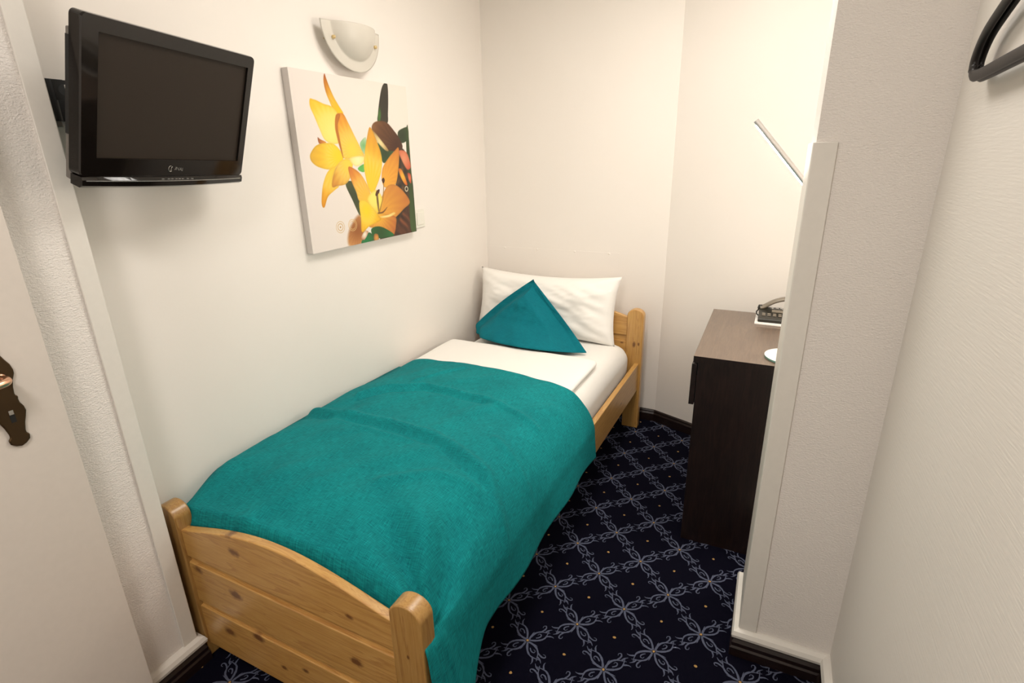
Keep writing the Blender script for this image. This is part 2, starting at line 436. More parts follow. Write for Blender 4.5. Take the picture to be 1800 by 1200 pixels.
fm = [pine('pine_board_top', 0, [(.315, .01, .475, .013), (.72, .01, .43, .008), (.30, .02, .53, .011), (.675, .02, .535, .009)], .97, 6.1),
      pine('pine_board_mid', 0, [(.125, .01, .345, .012), (.28, .01, .315, .016), (.72, .01, .285, .014)], .95, 7.7),
      pine('pine_board_low', 0, [(.21, .01, .145, .015), (.34, .01, .185, .015), (.43, .01, .115, .008), (.52, .01, .15, .009)], .97, 8.2)]
plank('foot_plank', .08, .865, .010, .036, .382, .472, fm[0], bed, .070)
plank('foot_plank', .08, .865, .010, .036, .216, .362, fm[1], bed)
plank('foot_plank', .08, .865, .010, .036, .045, .197, fm[2], bed)
bm = bmesh.new(); box(bm, .085, .86, .018, .030, .05, .39); obj('foot_backing', bm, fm[2], bed)
hm = pine('pine_head', 0, [(.83, 2.05, .50, .006)], 1.05, 5.1)
plank('head_plank', .08, .865, 2.052, 2.078, .545, .648, hm, bed, .075)
plank('head_plank', .08, .865, 2.052, 2.078, .37, .512, hm, bed)
bm = bmesh.new(); box(bm, .085, .86, 2.061, 2.073, .37, .56); obj('head_backing', bm, hm, bed)
rm = pine('pine_rail', 1, [(.93, 1.7, .3, .006)], 1.03, 9.5)
for x0 in (.908, .012):
    bm = bmesh.new(); box(bm, x0, x0 + .025, .05, 2.043, .235, .395); obj('side_rail', bm, rm, bed, bevel=.004, seg=3)
bm = bmesh.new()
for i in range(14): box(bm, .037, .908, .12 + i * .14, .19 + i * .14, .27, .288)
box(bm, .037, .06, .05, 2.043, .25, .27); box(bm, .885, .908, .05, 2.043, .25, .27)
obj('slat_base', bm, rm, bed)

def slab_form(name, x0, x1, y0, y1, z0, z1, r, m, puff=.0, wr=.0, seed=0, nx=44, ny=80):
    """soft rounded block (mattress, duvet): a closed bun of six sides from a rounded grid"""
    bm = bmesh.new(); bmesh.ops.create_cube(bm, size=1)
    bmesh.ops.subdivide_edges(bm, edges=bm.edges, cuts=22, use_grid_fill=True)
    hx, hy, hz = (x1 - x0) / 2, (y1 - y0) / 2, (z1 - z0) / 2; c = Vector(((x0 + x1) / 2, (y0 + y1) / 2, (z0 + z1) / 2))
    rz = min(r, hz * .98)
    for v in bm.verts:
        p = Vector((v.co.x * 2, v.co.y * 2, v.co.z * 2))
        f = lambda t: math.copysign(1 - (1 - abs(t)) ** 1.6, t)
        q = Vector((f(p.x) * hx, f(p.y) * hy, p.z * hz))
        inner = Vector((max(-hx + r, min(hx - r, q.x)), max(-hy + r, min(hy - r, q.y)), max(-hz + rz, min(hz - rz, q.z))))
        d = q - inner
        if d.length > 1e-6:
            e = Vector((d.x / r, d.y / r, d.z / rz)); mx = max(abs(e.x), abs(e.y), abs(e.z)); e = e.normalized() * mx
            q = inner + Vector((e.x * r, e.y * r, e.z * rz))
        v.co = c + q
        if v.co.z > c.z:
            v.co.z += puff * max(0, 1 - (q.x / hx) ** 2) * max(0, 1 - (q.y / hy) ** 4)
            v.co.z += wr * nz(v.co.x + seed, v.co.y, 0, 5)
        v.co.x += wr * .5 * nz(v.co.x, v.co.y, v.co.z + seed, 6)
    return obj(name, bm, m, None, True)
mt = slab_form('mattress', .034, .890, .07, 2.035, .292, .514, .085, 'sheet', .004, .004, 3)
tag(mt, 'single mattress in a white fitted sheet lying in the pine bed', 'mattress'); mt.location = (BX, BY, 0); mt.rotation_euler = (0, 0, BR)
dv = slab_form('duvet', .004, .835, .95, 1.62, .519, .556, .035, 'white_cloth', .006, .003, 9)
tag(dv, 'white cotton duvet showing above the head end of the teal throw', 'duvet'); dv.location = (BX, BY, 0); dv.rotation_euler = (0, 0, BR)

def throw():
    prof = [(-.014, .505), (.012, .545), (.08, .578), (.26, .596), (.50, .600), (.70, .592), (.83, .568), (.905, .50), (.943, .425), (.950, .36), (.954, .31), (.957, .272)]
    S = spline([(a, b, 0) for a, b in prof], 8)
    cum = [0]
    for a, b in zip(S, S[1:]): cum.append(cum[-1] + (b - a).length)
    def at(t):
        d = t * cum[-1]
        for i in range(len(cum) - 1):
            if d <= cum[i + 1]:
                f = (d - cum[i]) / max(1e-9, cum[i + 1] - cum[i]); return S[i].lerp(S[i + 1], f)
        return S[-1].copy()
    CREASE = [([(.02, .60), (.135, .585), (.35, .589), (.60, .578), (.84, .50), (.93, .42)], .016, .010),
              ([(.02, .555), (.20, .545), (.40, .545), (.62, .53), (.86, .44)], .020, -.008),
              ([(.19, .535), (.40, .515), (.55, .512)], .012, .005),
              ([(.136, .739), (.194, .854), (.324, .919), (.62, .908), (.85, .84)], .014, .008),
              ([(.16, .70), (.23, .82), (.35, .885), (.62, .875)], .016, -.006),
              ([(.254, .953), (.30, 1.06), (.361, 1.159)], .012, .006),
              ([(.60, .30), (.72, .40), (.88, .44), (.94, .40)], .018, .007),
              ([(.779, .668), (.86, .631), (.93, .60)], .014, .006)]
    def seg_dist(x, y, P):
        m = 9
        for (ax, ay), (bx, by) in zip(P, P[1:]):
            dx, dy = bx - ax, by - ay; t = max(0, min(1, ((x - ax) * dx + (y - ay) * dy) / (dx * dx + dy * dy)))
            m = min(m, math.hypot(x - ax - t * dx, y - ay - t * dy))
        return m
    def F(u, v):
        p = at(u); x, z = p.x, p.y
        side = sm(.905, .945, x)                                    # 1 on the hanging side
        y0 = .040 + (.005 - .040) * side; y1 = 1.205 + .012 * math.sin(u * 9)
        vv = v
        y = y0 + (y1 - y0) * vv
        ft = 1 - sm(.05, .24, y)
        if side < 1:
            z -= (1 - side) * ft * (.048 + .022 * abs(2 * x / .85 - 1) ** 2.5) * (1 if z > .45 else .4) + (1 - side) * .05 * (1 - sm(.038, .062, y))
            z += .012 * math.sin(math.pi * max(0, min(1, (y - .1) / 1.1))) * (1 - side)
        # hanging side: hem sags lower near the foot corner and flares out
        if side > 0:
            t = max(0, (.40 - z) / .128)
            corner = 1 - sm(.02, .27, y)
            z -= corner * t * .24
            x += corner * t * .036 + .006 * t * math.sin(y * 16)
            z += .006 * t * math.sin(y * 7 + 1)
            x += (1 - sm(.0, .2, y)) * .004
        x_wall = -.0165 - .0175 * y
        if u < .02: x = x_wall
        # cloth relief
        w = nz(x, y, .3, 3.2) * .010 + nz(x * 1.3, y * .8, 2.1, 8) * .0045
        w += .005 * max(0, nz(x - y * .7, x * .3 + y * .3, 7, 9)) * 2
        # pleats running off the right foot corner
        dx, dy = x - .93, y - .05; a = math.atan2(dx + 1e-5, dy); r = math.hypot(dx, dy)
        w += .019 * math.sin(a * 9.0 + 1.2) * math.exp(-((r - .20) / .15) ** 2)
        # crease of a body sitting / straightened cover
        for poly, wd, am in CREASE:
            w += 1.35 * am * math.exp(-(seg_dist(x, y, poly) / wd) ** 2)
        w *= (1 - .75 * side) * sm(0, .06, u)
        # normal roughly up on top, outwards at the side
        x += w * side; z += w * (1 - side)
        return (x, y, z)
    o = grid_mesh('bed_throw', F, 170, 200, 'teal', uvs=(1.28, 1.19))
    s = o.modifiers.new('solid', 'SOLIDIFY'); s.thickness = .0035; s.offset = 1
    tag(o, 'teal woven throw over the foot half of the bed, hanging down on the right', 'throw')
    o.location = (BX, BY, 0); o.rotation_euler = (0, 0, BR)
throw()

# white pillow leaning on the headboard
def pillow(name, W, Hh, T, mats, ears=.05, sag=.0, seed=0):
    nu, nv = 60, 44
    bm = bmesh.new(); sides = []
    for sgn in (1, -1):
        rows = []
        for j in range(nv + 1):
            row = []
            for i in range(nu + 1):
                u, v = i / nu * 2 - 1, j / nv * 2 - 1
                x = u * W / 2 * (1 - ears * (1 - v * v)); z = v * Hh / 2 * (1 - ears * 1.9 * (1 - u * u))
                e = max(0, (1 - u ** 4)) * max(0, (1 - v ** 4))
                t = T / 2 * e ** .55
                t += .018 * nz(u * 1.5 + seed, v * 1.2, sgn, 1.6) * e + .010 * nz(u * 4 + v * 2, v * 3 + seed, sgn, 1.5) * e + .006 * abs(nz(u * 6 - v * 5, v * 5 + seed, sgn, 1.3)) * e
                # radiating pinches towards the corners
                cr = min(math.hypot(u - a, v - b) for a in (-1, 1) for b in (-1, 1))
                t += .007 * math.sin(math.atan2(v, u) * 22 + seed) * math.exp(-(cr / .45) ** 2) * e ** .4
                if v > 0: z -= sag * (1 - u * u) * v
                row.append((x, -sgn * t, z))
            rows.append(row)
        sides.append(rows)
    V = {}
    def vert(s, i, j):
        key = ('e', i, j) if i in (0, nu) or j in (0, nv) else (s, i, j)
        if key not in V: V[key] = bm.verts.new(sides[s][j][i])
        return V[key]
    for s in (0, 1):
        for j in range(nv):
            for i in range(nu): bm.faces.new((vert(s, i, j), vert(s, i + 1, j), vert(s, i + 1, j + 1), vert(s, i, j + 1)))
    return obj(name, bm, mats, None, True)
pw = pillow('pillow', .84, .375, .19, 'white_cloth', .055, .010, 2)
pw.location = (.455, 2.722, .688); pw.rotation_euler = (math.radians(-14), math.radians(0), 0)
tag(pw, 'large white pillow standing against the pine headboard behind the teal cushion', 'pillow')

# teal cushion standing on its folded corner
def cushion():
    Lc, Rc, A, Bf = Vector((.055, 2.565, .545)), Vector((.790, 2.475, .530)), Vector((.428, 2.625, .853)), Vector((.45, 2.365, .525))
    mid = (Lc + Rc) / 2
    nu, nv = 64, 40
    bm = bmesh.new(); V = {}
    nrm = (Rc - Lc).cross(A - Lc).normalized()
    if nrm.y > 0: nrm = -nrm
    def P(s, i, j):
        v = j / nv; u = i / nu
        l = Lc.lerp(A, v); r = Rc.lerp(A, v)
        l = l + Vector((-.010, 0, .010)) * math.sin(math.pi * v) + Vector((.045, -.02, -.012)) * (1 - sm(0, .10, v)); r = r + Vector((.006, 0, .006)) * math.sin(math.pi * v * 1.2) + Vector((-.004, 0, -.004)) * math.sin(math.pi * v)
        p = l.lerp(r, u)
        wd = (r - l).length
        du = min(u, 1 - u) * wd                                   # distance from the slanted edges
        fl = sm(.030, .095, du * .78)
        low = 1 - v
        e = fl * (1 - sm(.86, 1.0, v)) 
        t = (.125 * (1 - .62 * v) * (math.sin(math.pi * u) ** .55 if 0 < u < 1 else 0)) * e
        bulge = math.sin(math.pi * u) ** .6 if 0 < u < 1 else 0
        if s == 0:
            # front belly comes forward and the base curls down to the mattress
            p = p + nrm * t
            k = (1 - sm(0, .30, v)) * bulge
            p = p + Vector((0, -.085 * k * sm(0,.05,v+.04), -.004 * k))
            p.z = max(p.z, .531) if v < .02 else p.z
            cre = .009 * nz(u * 3, v * 4, 1.1, 1.6) + .005 * nz(u * 7, v * 6, 4.1, 1.6) - .004 * math.exp(-((du * .78 - .032) / .006) ** 2)
            p = p + nrm * cre * max(e, .5 if .02 < v < .9 and 0 < u < 1 else 0) * 1.2
        else:
            p = p - nrm * t * .35
        return p
    def vert(s, i, j):
        key = ('e', i, j) if i in (0, nu) or j == nv else (s, i, j)
        if j == nv: key = ('apex',)
        if key not in V: V[key] = bm.verts.new(P(s, i, j))
        return V[key]
    for s in (0, 1):
        for j in range(nv):
            for i in range(nu):
                q = [vert(s, i, j), vert(s, i + 1, j), vert(s, i + 1, j + 1), vert(s, i, j + 1)]
                q = list(dict.fromkeys(q))
                if len(q) > 2: bm.faces.new(q)
    # underside
    for i in range(nu):
        q = list(dict.fromkeys([vert(0, i, 0), vert(1, i, 0), vert(1, i + 1, 0), vert(0, i + 1, 0)]))
        if len(q) > 2: bm.faces.new(q)
    o = obj('cushion', bm, 'teal_cushion', None, True)
    s = o.modifiers.new('sub', 'SUBSURF'); s.levels = 1; s.render_levels = 1
    tag(o, 'teal cushion propped point upwards against the white pillow', 'cushion')
    # fine piping seam inside the flange
    return o
cushion()

# ---------------------------------------------------------------- desk, its lamp, telephone and booklet
desk = thing('desk', 'dark brown wood-grain desk with one drawer, in the far right corner behind the partition', 'desk', (1.3575, 1.918, 0))
bm = bmesh.new(); box(bm, 0, .455, 0, .675, .766, .790)
bm.normal_update()
bmesh.ops.recalc_face_normals(bm, faces=bm.faces)
for f in bm.faces: f.material_index = 1 if f.normal.z > .5 else 0
obj('desktop', bm, ['dark_x', 'dark_top_lit'], desk)
for nm, y0 in (('side_panel', .003), ('side_panel', .653)):
    bm = bmesh.new(); box(bm, .016, .452, y0, y0 + .019, 0, .766); obj(nm, bm, 'dark_x', desk, bevel=.001)
bm = bmesh.new(); box(bm, .43, .448, .022, .653, .1, .766); obj('back_panel', bm, 'dark_x', desk)
dr = None
bm = bmesh.new(); box(bm, -.004, .014, .0035, .6715, .597, .758); dr = obj('drawer', bm, 'dark_x', desk, bevel=.001)
bm = bmesh.new(); box(bm, .016, .42, .03, .64, .61, .74); obj('drawer_box', bm, 'dark_x', dr)

lamp = thing('desk_lamp', 'slim aluminium LED desk lamp with a lit slanting bar and round glass base', 'lamp', (1.672, 2.02, .790))
bm = bmesh.new(); bmesh.ops.create_cone(bm, cap_ends=True, segments=64, radius1=.0855, radius2=.0855, depth=.006, matrix=Matrix.Translation((0, 0, .004)))
for f in bm.faces: f.material_index = 0 if f.normal.z > .9 else 1
obj('base', bm, ['glass_top', 'glass_edge'], lamp)
bm = bmesh.new(); tube(bm, [(.045, 0, .008), (.045, 0, .498)], .006, 16); obj('stem', bm, 'alu', lamp, True)
bm = bmesh.new(); tube(bm, [(.045, -.012, .498), (.045, .012, .498)], .011, 20); obj('joint', bm, 'alu', lamp, bevel=.001)
# bar from (1.466,2.02,1.576) down to the joint
T0 = Vector((1.466 - 1.672, 0, 1.576 - .79)); T1 = Vector((.045, 0, .498)); ax = (T1 - T0).normalized()
nb = Vector((-.80, -.08, -.57)); nb = (nb - ax * nb.dot(ax)).normalized(); sb = ax.cross(nb)
bm = bmesh.new()
R = .0095; pr = [(R * math.cos(a), R * math.sin(a)) for a in [math.radians(x) for x in range(35, 326, 15)]]
A = [bm.verts.new(T0 + nb * c_ + sb * s_) for c_, s_ in pr]; B = [bm.verts.new(T1 + nb * c_ + sb * s_) for c_, s_ in pr]
for i in range(len(pr) - 1): bm.faces.new((A[i], A[i + 1], B[i + 1], B[i]))
bm.faces.new((A[0], A[-1], B[-1], B[0])); bm.faces.new(A); bm.faces.new(B)
head = obj('light_bar', bm, 'alu', lamp)
pr = [(R * math.cos(a), R * math.sin(a)) for a in [math.radians(x) for x in range(-38, 39, 8)]]
bm = bmesh.new(); a0 = T0 + ax * .012; a1 = T1 - ax * .02
A = [bm.verts.new(a0 + nb * (c_ + .0006) + sb * s_) for c_, s_ in pr]; B = [bm.verts.new(a1 + nb * (c_ + .0006) + sb * s_) for c_, s_ in pr]
for i in range(len(pr) - 1): bm.faces.new((A[i], B[i], B[i + 1], A[i + 1]))
dif = bpy.data.meshes.new('diffuser'); bm.normal_update(); bm.to_mesh(dif); bm.free()
dd = link('diffuser', dif, 'led', head); dd['label'] = 'glowing white LED strip'

bk = bmesh.new(); box(bk, 0, .235, 0, .16, 0, .008); bo = obj('booklet', bk, 'paper', None, bevel=.001); bo.location = (1.538, 2.405, .7905); bo.rotation_euler = (0, 0, math.radians(-1))
tag(bo, 'thin white booklet lying under the telephone on the desk', 'booklet')
ph = thing('telephone', 'dark desk telephone with a curved grey handset, on the white booklet', 'telephone', (1.545, 2.415, .799))
bm = bmesh.new()
prism(bm, [(0, 0), (.0, .014), (.02, .021), (.10, .041), (.128, .037), (.14, 0)], .004, .222, 'x'); pb = obj('body', bm, 'phone', ph, bevel=.004, seg=3)
# keypad and keys on the sloping top
sl = math.atan2(.020, .08)
bm = bmesh.new(); rnd = random.Random(3)
mt4 = Matrix.Translation((0, .035, .0250)) @ Matrix.Rotation(sl, 4, 'X')
for i in range(9):
    for j in range(2):
        box(bm, .018 + i * .021, .031 + i * .021, -.010 + j * .013, -.002 + j * .013, .0, .003, 0, mt4)
obj('keys', bm, 'phone_light', pb, bevel=.001)
bm = bmesh.new()
for i in range(8): box(bm, .05 + i * .018, .062 + i * .018, .050, .058, .0, .008, 0, mt4)
obj('memory_keys', bm, 'silver', pb, bevel=.001)
bm = bmesh.new(); box(bm, .055, .17, .024, .044, .0, .003, 0, mt4); obj('display', bm, 'phone_light', pb)
bm = bmesh.new()
hp = spline([(.008, .10, .040), (.022, .10, .044), (.065, .10, .072), (.118, .10, .086), (.17, .10, .074), (.213, .10, .046), (.228, .10, .040)], 8)
tube(bm, hp, [(.009, .020) for _ in hp], 16, flat=(0, 0, 1)); hs = obj('handset', bm, 'phone_light', ph, True)
bm = bmesh.new(); tube(bm, [(.010, .098, .028), (.010, .098, .038), (.010, .098, .050)], [.011, .013, .010], 18, flat=(1, 0, 0)); obj('mouthpiece', bm, 'phone', hs, True)
bm = bmesh.new(); tube(bm, [(.226, .098, .028), (.226, .098, .038), (.226, .098, .050)], [.011, .013, .010], 18, flat=(1, 0, 0)); obj('earpiece', bm, 'phone', hs, True)
bm = bmesh.new(); tube(bm, [(.005, .06, .012), (-.003, .065, .018), (-.005, .08, .024), (.002, .092, .030)], .0028, 8); obj('cord', bm, 'phone', ph, True)

# ---------------------------------------------------------------- hangers on the right wall
def hanger(dx, dy, rot, label):
    t = thing('coat_hanger', label, 'coat hanger', (1.832 + dx, 1.073 + dy, 1.751), rot, 'black coat hangers on the right wall')
    t.rotation_euler = (math.radians(-2.6), 0, rot)
    # local: y along the wall, z up; far tip at +y
    def arm(s):
        return [(0, s * a, b) for a, b in ((.004, -.030), (.05, -.040), (.12, -.062), (.165, -.079), (.190, -.097), (.203, -.118), (.201, -.135))]
    bm = bmesh.new()
    for s in (1, -1):
        p = spline(arm(s), 6); tube(bm, p, [(.0055, .010) if i > 3 else (.006, .011) for i in range(len(p))], 12, flat=(1, 0, 0))
    obj('shoulder', bm, 'hanger', t, True)
    bm = bmesh.new(); p = spline([(0, -.201, -.128), (0, -.192, -.142), (0, -.15, -.147), (0, 0, -.147), (0, .15, -.147), (0, .192, -.142), (0, .201, -.128)], 5)
    tube(bm, p, (.005, .0095), 12, flat=(1, 0, 0)); obj('trouser_bar', bm, 'hanger', t, True)
    bm = bmesh.new(); p = spline([(0, 0, -.03), (0, 0, .0), (0, .006, .02), (0, .026, .035), (0, .038, .055), (0, .026, .078), (0, 0, .088), (0, -.022, .076)], 5)
    tube(bm, p, .0022, 8); obj('hook', bm, 'silver', t, True)
    return t
hanger(.0, .0, 0, 'black plastic coat hanger on the right wall, the one nearer the camera of the pair')
hanger(.012, .012, 0, 'black plastic coat hanger tucked behind the other one, against the right wall')
hk = thing('wall_hook', 'small metal coat hook on the right wall above the black hangers', 'hook', (1.86, 1.075, 1.812))
bm = bmesh.new(); tube(bm, [(-.001, 0, .0), (-.008, 0, .0)], .018, 20); tube(bm, [(-.006, 0, .0), (-.045, 0, .020), (-.052, 0, .042)], .005, 10); obj('peg', bm, 'silver', hk, True)

# ---------------------------------------------------------------- television on its wall arm
TW, TH = .480, .343
TM = Matrix.Translation((.201, .944, 1.596)) @ Matrix.Rotation(1.739, 4, 'Z') @ Matrix.Rotation(.328, 4, 'X') @ Matrix.Rotation(.028, 4, 'Y')
tv = thing('television', 'black flat television with glossy lower bezel, tilted down on a swing arm above the bed', 'television')
tv.matrix_world = TM
w2, h2 = TW / 2, TH / 2
# front frame: a shallow tray with a window
bm = bmesh.new()
def ring(outer, inner, y0, y1, mi=0):
    def rr(x0, x1, z0, z1, r, n=5):
        o = []
        for cx, cz, a0 in ((x1 - r, z1 - r, 0), (x0 + r, z1 - r, 90), (x0 + r, z0 + r, 180), (x1 - r, z0 + r, 270)):
            for k in range(n + 1):
                a = math.radians(a0 + 90 * k / n); o.append((cx + r * math.cos(a), cz + r * math.sin(a)))
        return o
    return rr(*outer), rr(*inner)
O, I = ring((-w2, w2, -h2 + .018, h2, .012), (-w2 + .036, w2 - .022, -h2 + .060, h2 - .030, .001), 0, 0)
def loop(P, y, sc=1.0): return [bm.verts.new((p[0] * sc, y, p[1] * sc)) for p in P]
rings = [loop(O, .030), loop(O, .004), loop(O, 0, .993), loop(I, 0), loop(I, .007)]
for a, b in zip(rings, rings[1:]):
    for i in range(len(a)): bm.faces.new((a[i], a[(i + 1) % len(a)], b[(i + 1) % len(a)], b[i]))
bm.faces.new(rings[0])
obj('bezel', bm, 'piano', tv)
# matt side/top strips of the frame
bm = bmesh.new(); box(bm, -w2 + .034, w2 - .021, .006, .010, -h2 + .058, h2 - .029); obj('screen', bm, 'tv_screen', tv)
# curved lower lip with a silver line
bm = bmesh.new(); K = 30; rows = []
for i in range(K + 1):
    s = i / K * 2 - 1; x = s * (w2 - .002); d = .010 * (1 - s * s); z1 = -h2 + .019
    rows.append([(x, .028, z1), (x, -.001 - d * .6, z1), (x, -.004 - d, z1 - .006), (x, -.004 - d, z1 - .018 - d * .2), (x, .004, z1 - .024 - d * .5), (x, .028, z1 - .022)])
R_ = [[bm.verts.new(p) for p in r] for r in rows]
for a, b in zip(R_, R_[1:]):
    for i in range(6): bm.faces.new((a[i], a[(i + 1) % 6], b[(i + 1) % 6], b[i]))
bm.faces.new(R_[0]); bm.faces.new(R_[-1][::-1])
obj('lower_lip', bm, 'piano', tv)
bm = bmesh.new()
tube(bm, [(s * (w2 - .010), -.0048 - .010 * (1 - s * s), -h2 + .0115) for s in [i / 20 * 2 - 1 for i in range(21)]], .0010, 6, flat=(0, 0, 1)); obj('trim_line', bm, 'silver', tv)
# back shell
bm = bmesh.new()
def fr(x0, x1, z0, z1, y): return [bm.verts.new(p) for p in ((x0, y, z0), (x1, y, z0), (x1, y, z1), (x0, y, z1))]
fs = [fr(-w2 + .002, w2 - .008, -h2 + .004, h2 - .034, .028), fr(-w2 + .002, w2 - .008, -h2 + .006, h2 - .036, .042), fr(-w2 + .03, w2 - .03, -h2 + .03, h2 - .045, .046), fr(-w2 + .05, w2 - .05, -h2 + .05, h2 - .06, .062)]
for a, b in zip(fs, fs[1:]):
    for i in range(4): bm.faces.new((a[i], a[(i + 1) % 4], b[(i + 1) % 4], b[i]))
bm.faces.new(fs[0][::-1]); bm.faces.new(fs[-1]); bsh = obj('back_shell', bm, 'tv_back', tv, bevel=.003)
bm = bmesh.new(); box(bm, -w2 + .0008, -w2 + .0035, .031, .040, -h2 + .10, h2 - .05); obj('socket_panel', bm, 'black', bsh)
# lettering
def text(body, size, mat, parent, mtx, name='lettering'):
    c = bpy.data.curves.new(name, 'FONT'); c.body = body; c.size = size; c.align_x = 'CENTER'; c.align_y = 'CENTER'; c.extrude = .0002; c.offset = size * .012
    t = bpy.data.objects.new(name, c); C.objects.link(t); bpy.context.view_layer.update()
    me = bpy.data.meshes.new_from_object(t.evaluated_get(bpy.context.evaluated_depsgraph_get())); bpy.data.objects.remove(t)
    me.materials.clear(); o = link(name, me, mat, parent); o.matrix_local = mtx; return o
FR = Matrix.Rotation(math.pi / 2, 4, 'X')
sh = Matrix(((1, .22, 0, 0), (0, 1, 0, 0), (0, 0, 1, 0), (0, 0, 0, 1)))
text('FUNAI', .0115, 'silver', tv, Matrix.Translation((.0085, -.0006, -h2 + .0375)) @ FR @ sh, 'brand_lettering')
bm = bmesh.new()
arc = [(-.0115 + .0062 * math.cos(a), -.0008, -h2 + .0375 + .0072 * math.sin(a)) for a in [math.radians(d) for d in range(60, 330, 18)]]
tube(bm, arc, [.0003 + .0006 * math.sin(math.pi * i / (len(arc) - 1)) for i in range(len(arc))], 6, flat=(0, 1, 0))
tube(bm, [(-.006, -.0008, -h2 + .0425), (-.009, -.0008, -h2 + .041), (-.0105, -.0008, -h2 + .031)], .0007, 6, flat=(0, 1, 0))
obj('brand_mark', bm, 'silver', tv)
bm = bmesh.new()
for i, x in enumerate((-.045, -.028, -.018, -.006, .004, .014, .030, .044)): box(bm, x, x + .006, -.0125, -.010, -h2 + .0148, -h2 + .0162)
obj('control_marks', bm, 'silver', tv)
# swing arm
arm = thing('wall_mount', 'black swing-arm television bracket screwed to the left wall', 'bracket', (0, .80, 1.60))
bm = bmesh.new(); box(bm, .0005, .010, -.062, .010, -.020, .072); obj('wall_plate', bm, 'black', arm, bevel=.002)
bm = bmesh.new()
# first link: a flat plate with a round hole, seen from the room
def holed(bm, c0, c1, rad, hole, t):
    n = 24; D = Vector((c1[0] - c0[0], c1[1] - c0[1], 0)).normalized(); S = Vector((0, 0, 1)); Nn = D.cross(S)
    ln = math.hypot(c1[0] - c0[0], c1[1] - c0[1]); o = Vector((c0[0], c0[1], c0[2]))
    cen = o + D * (ln * .5)
    outer = []; inner = []
    for i in range(n):
        a = 2 * math.pi * i / n; ca, sa = math.cos(a), math.sin(a)
        k = min((ln * .5) / max(abs(ca), 1e-6), rad / max(abs(sa), 1e-6))
        outer.append(cen + D * (ca * k) + S * (sa * k)); inner.append(cen + D * (ca * hole) + S * (sa * hole))
    L = []
    for e in (-t / 2, t / 2): L += [[bm.verts.new(p + Nn * e) for p in outer], [bm.verts.new(p + Nn * e) for p in inner]]
    for i in range(n):
        j = (i + 1) % n
        bm.faces.new((L[0][i], L[0][j], L[1][j], L[1][i])); bm.faces.new((L[2][i], L[3][i], L[3][j], L[2][j]))
        bm.faces.new((L[0][i], L[2][i], L[2][j], L[0][j])); bm.faces.new((L[1][i], L[1][j], L[3][j], L[3][i]))
holed(bm, (.045, -.055, .044), (.070, .022, .044), .021, .0125, .006)
obj('swing_link', bm, 'black', arm)
bm = bmesh.new(); tube(bm, [(.043, -.043, -.022), (.043, -.043, .020), (.043, -.043, .066)], .0125, 18); box(bm, .006, .040, -.052, -.034, -.012, .060); obj('hinge', bm, 'black', arm)
bm = bmesh.new(); tube(bm, [(.070, .026, .016), (.070, .026, .070)], .010, 16); tube(bm, [(.070, .026, .044), (.075, .09, .020), (.085, .14, .0)], .010, 12); obj('outer_link', bm, 'black', arm)
bm = bmesh.new(); tube(bm, [(.043, -.043, -.034), (.043, -.043, -.022)], .011, 16); obj('end_cap', bm, 'tv_back', arm)

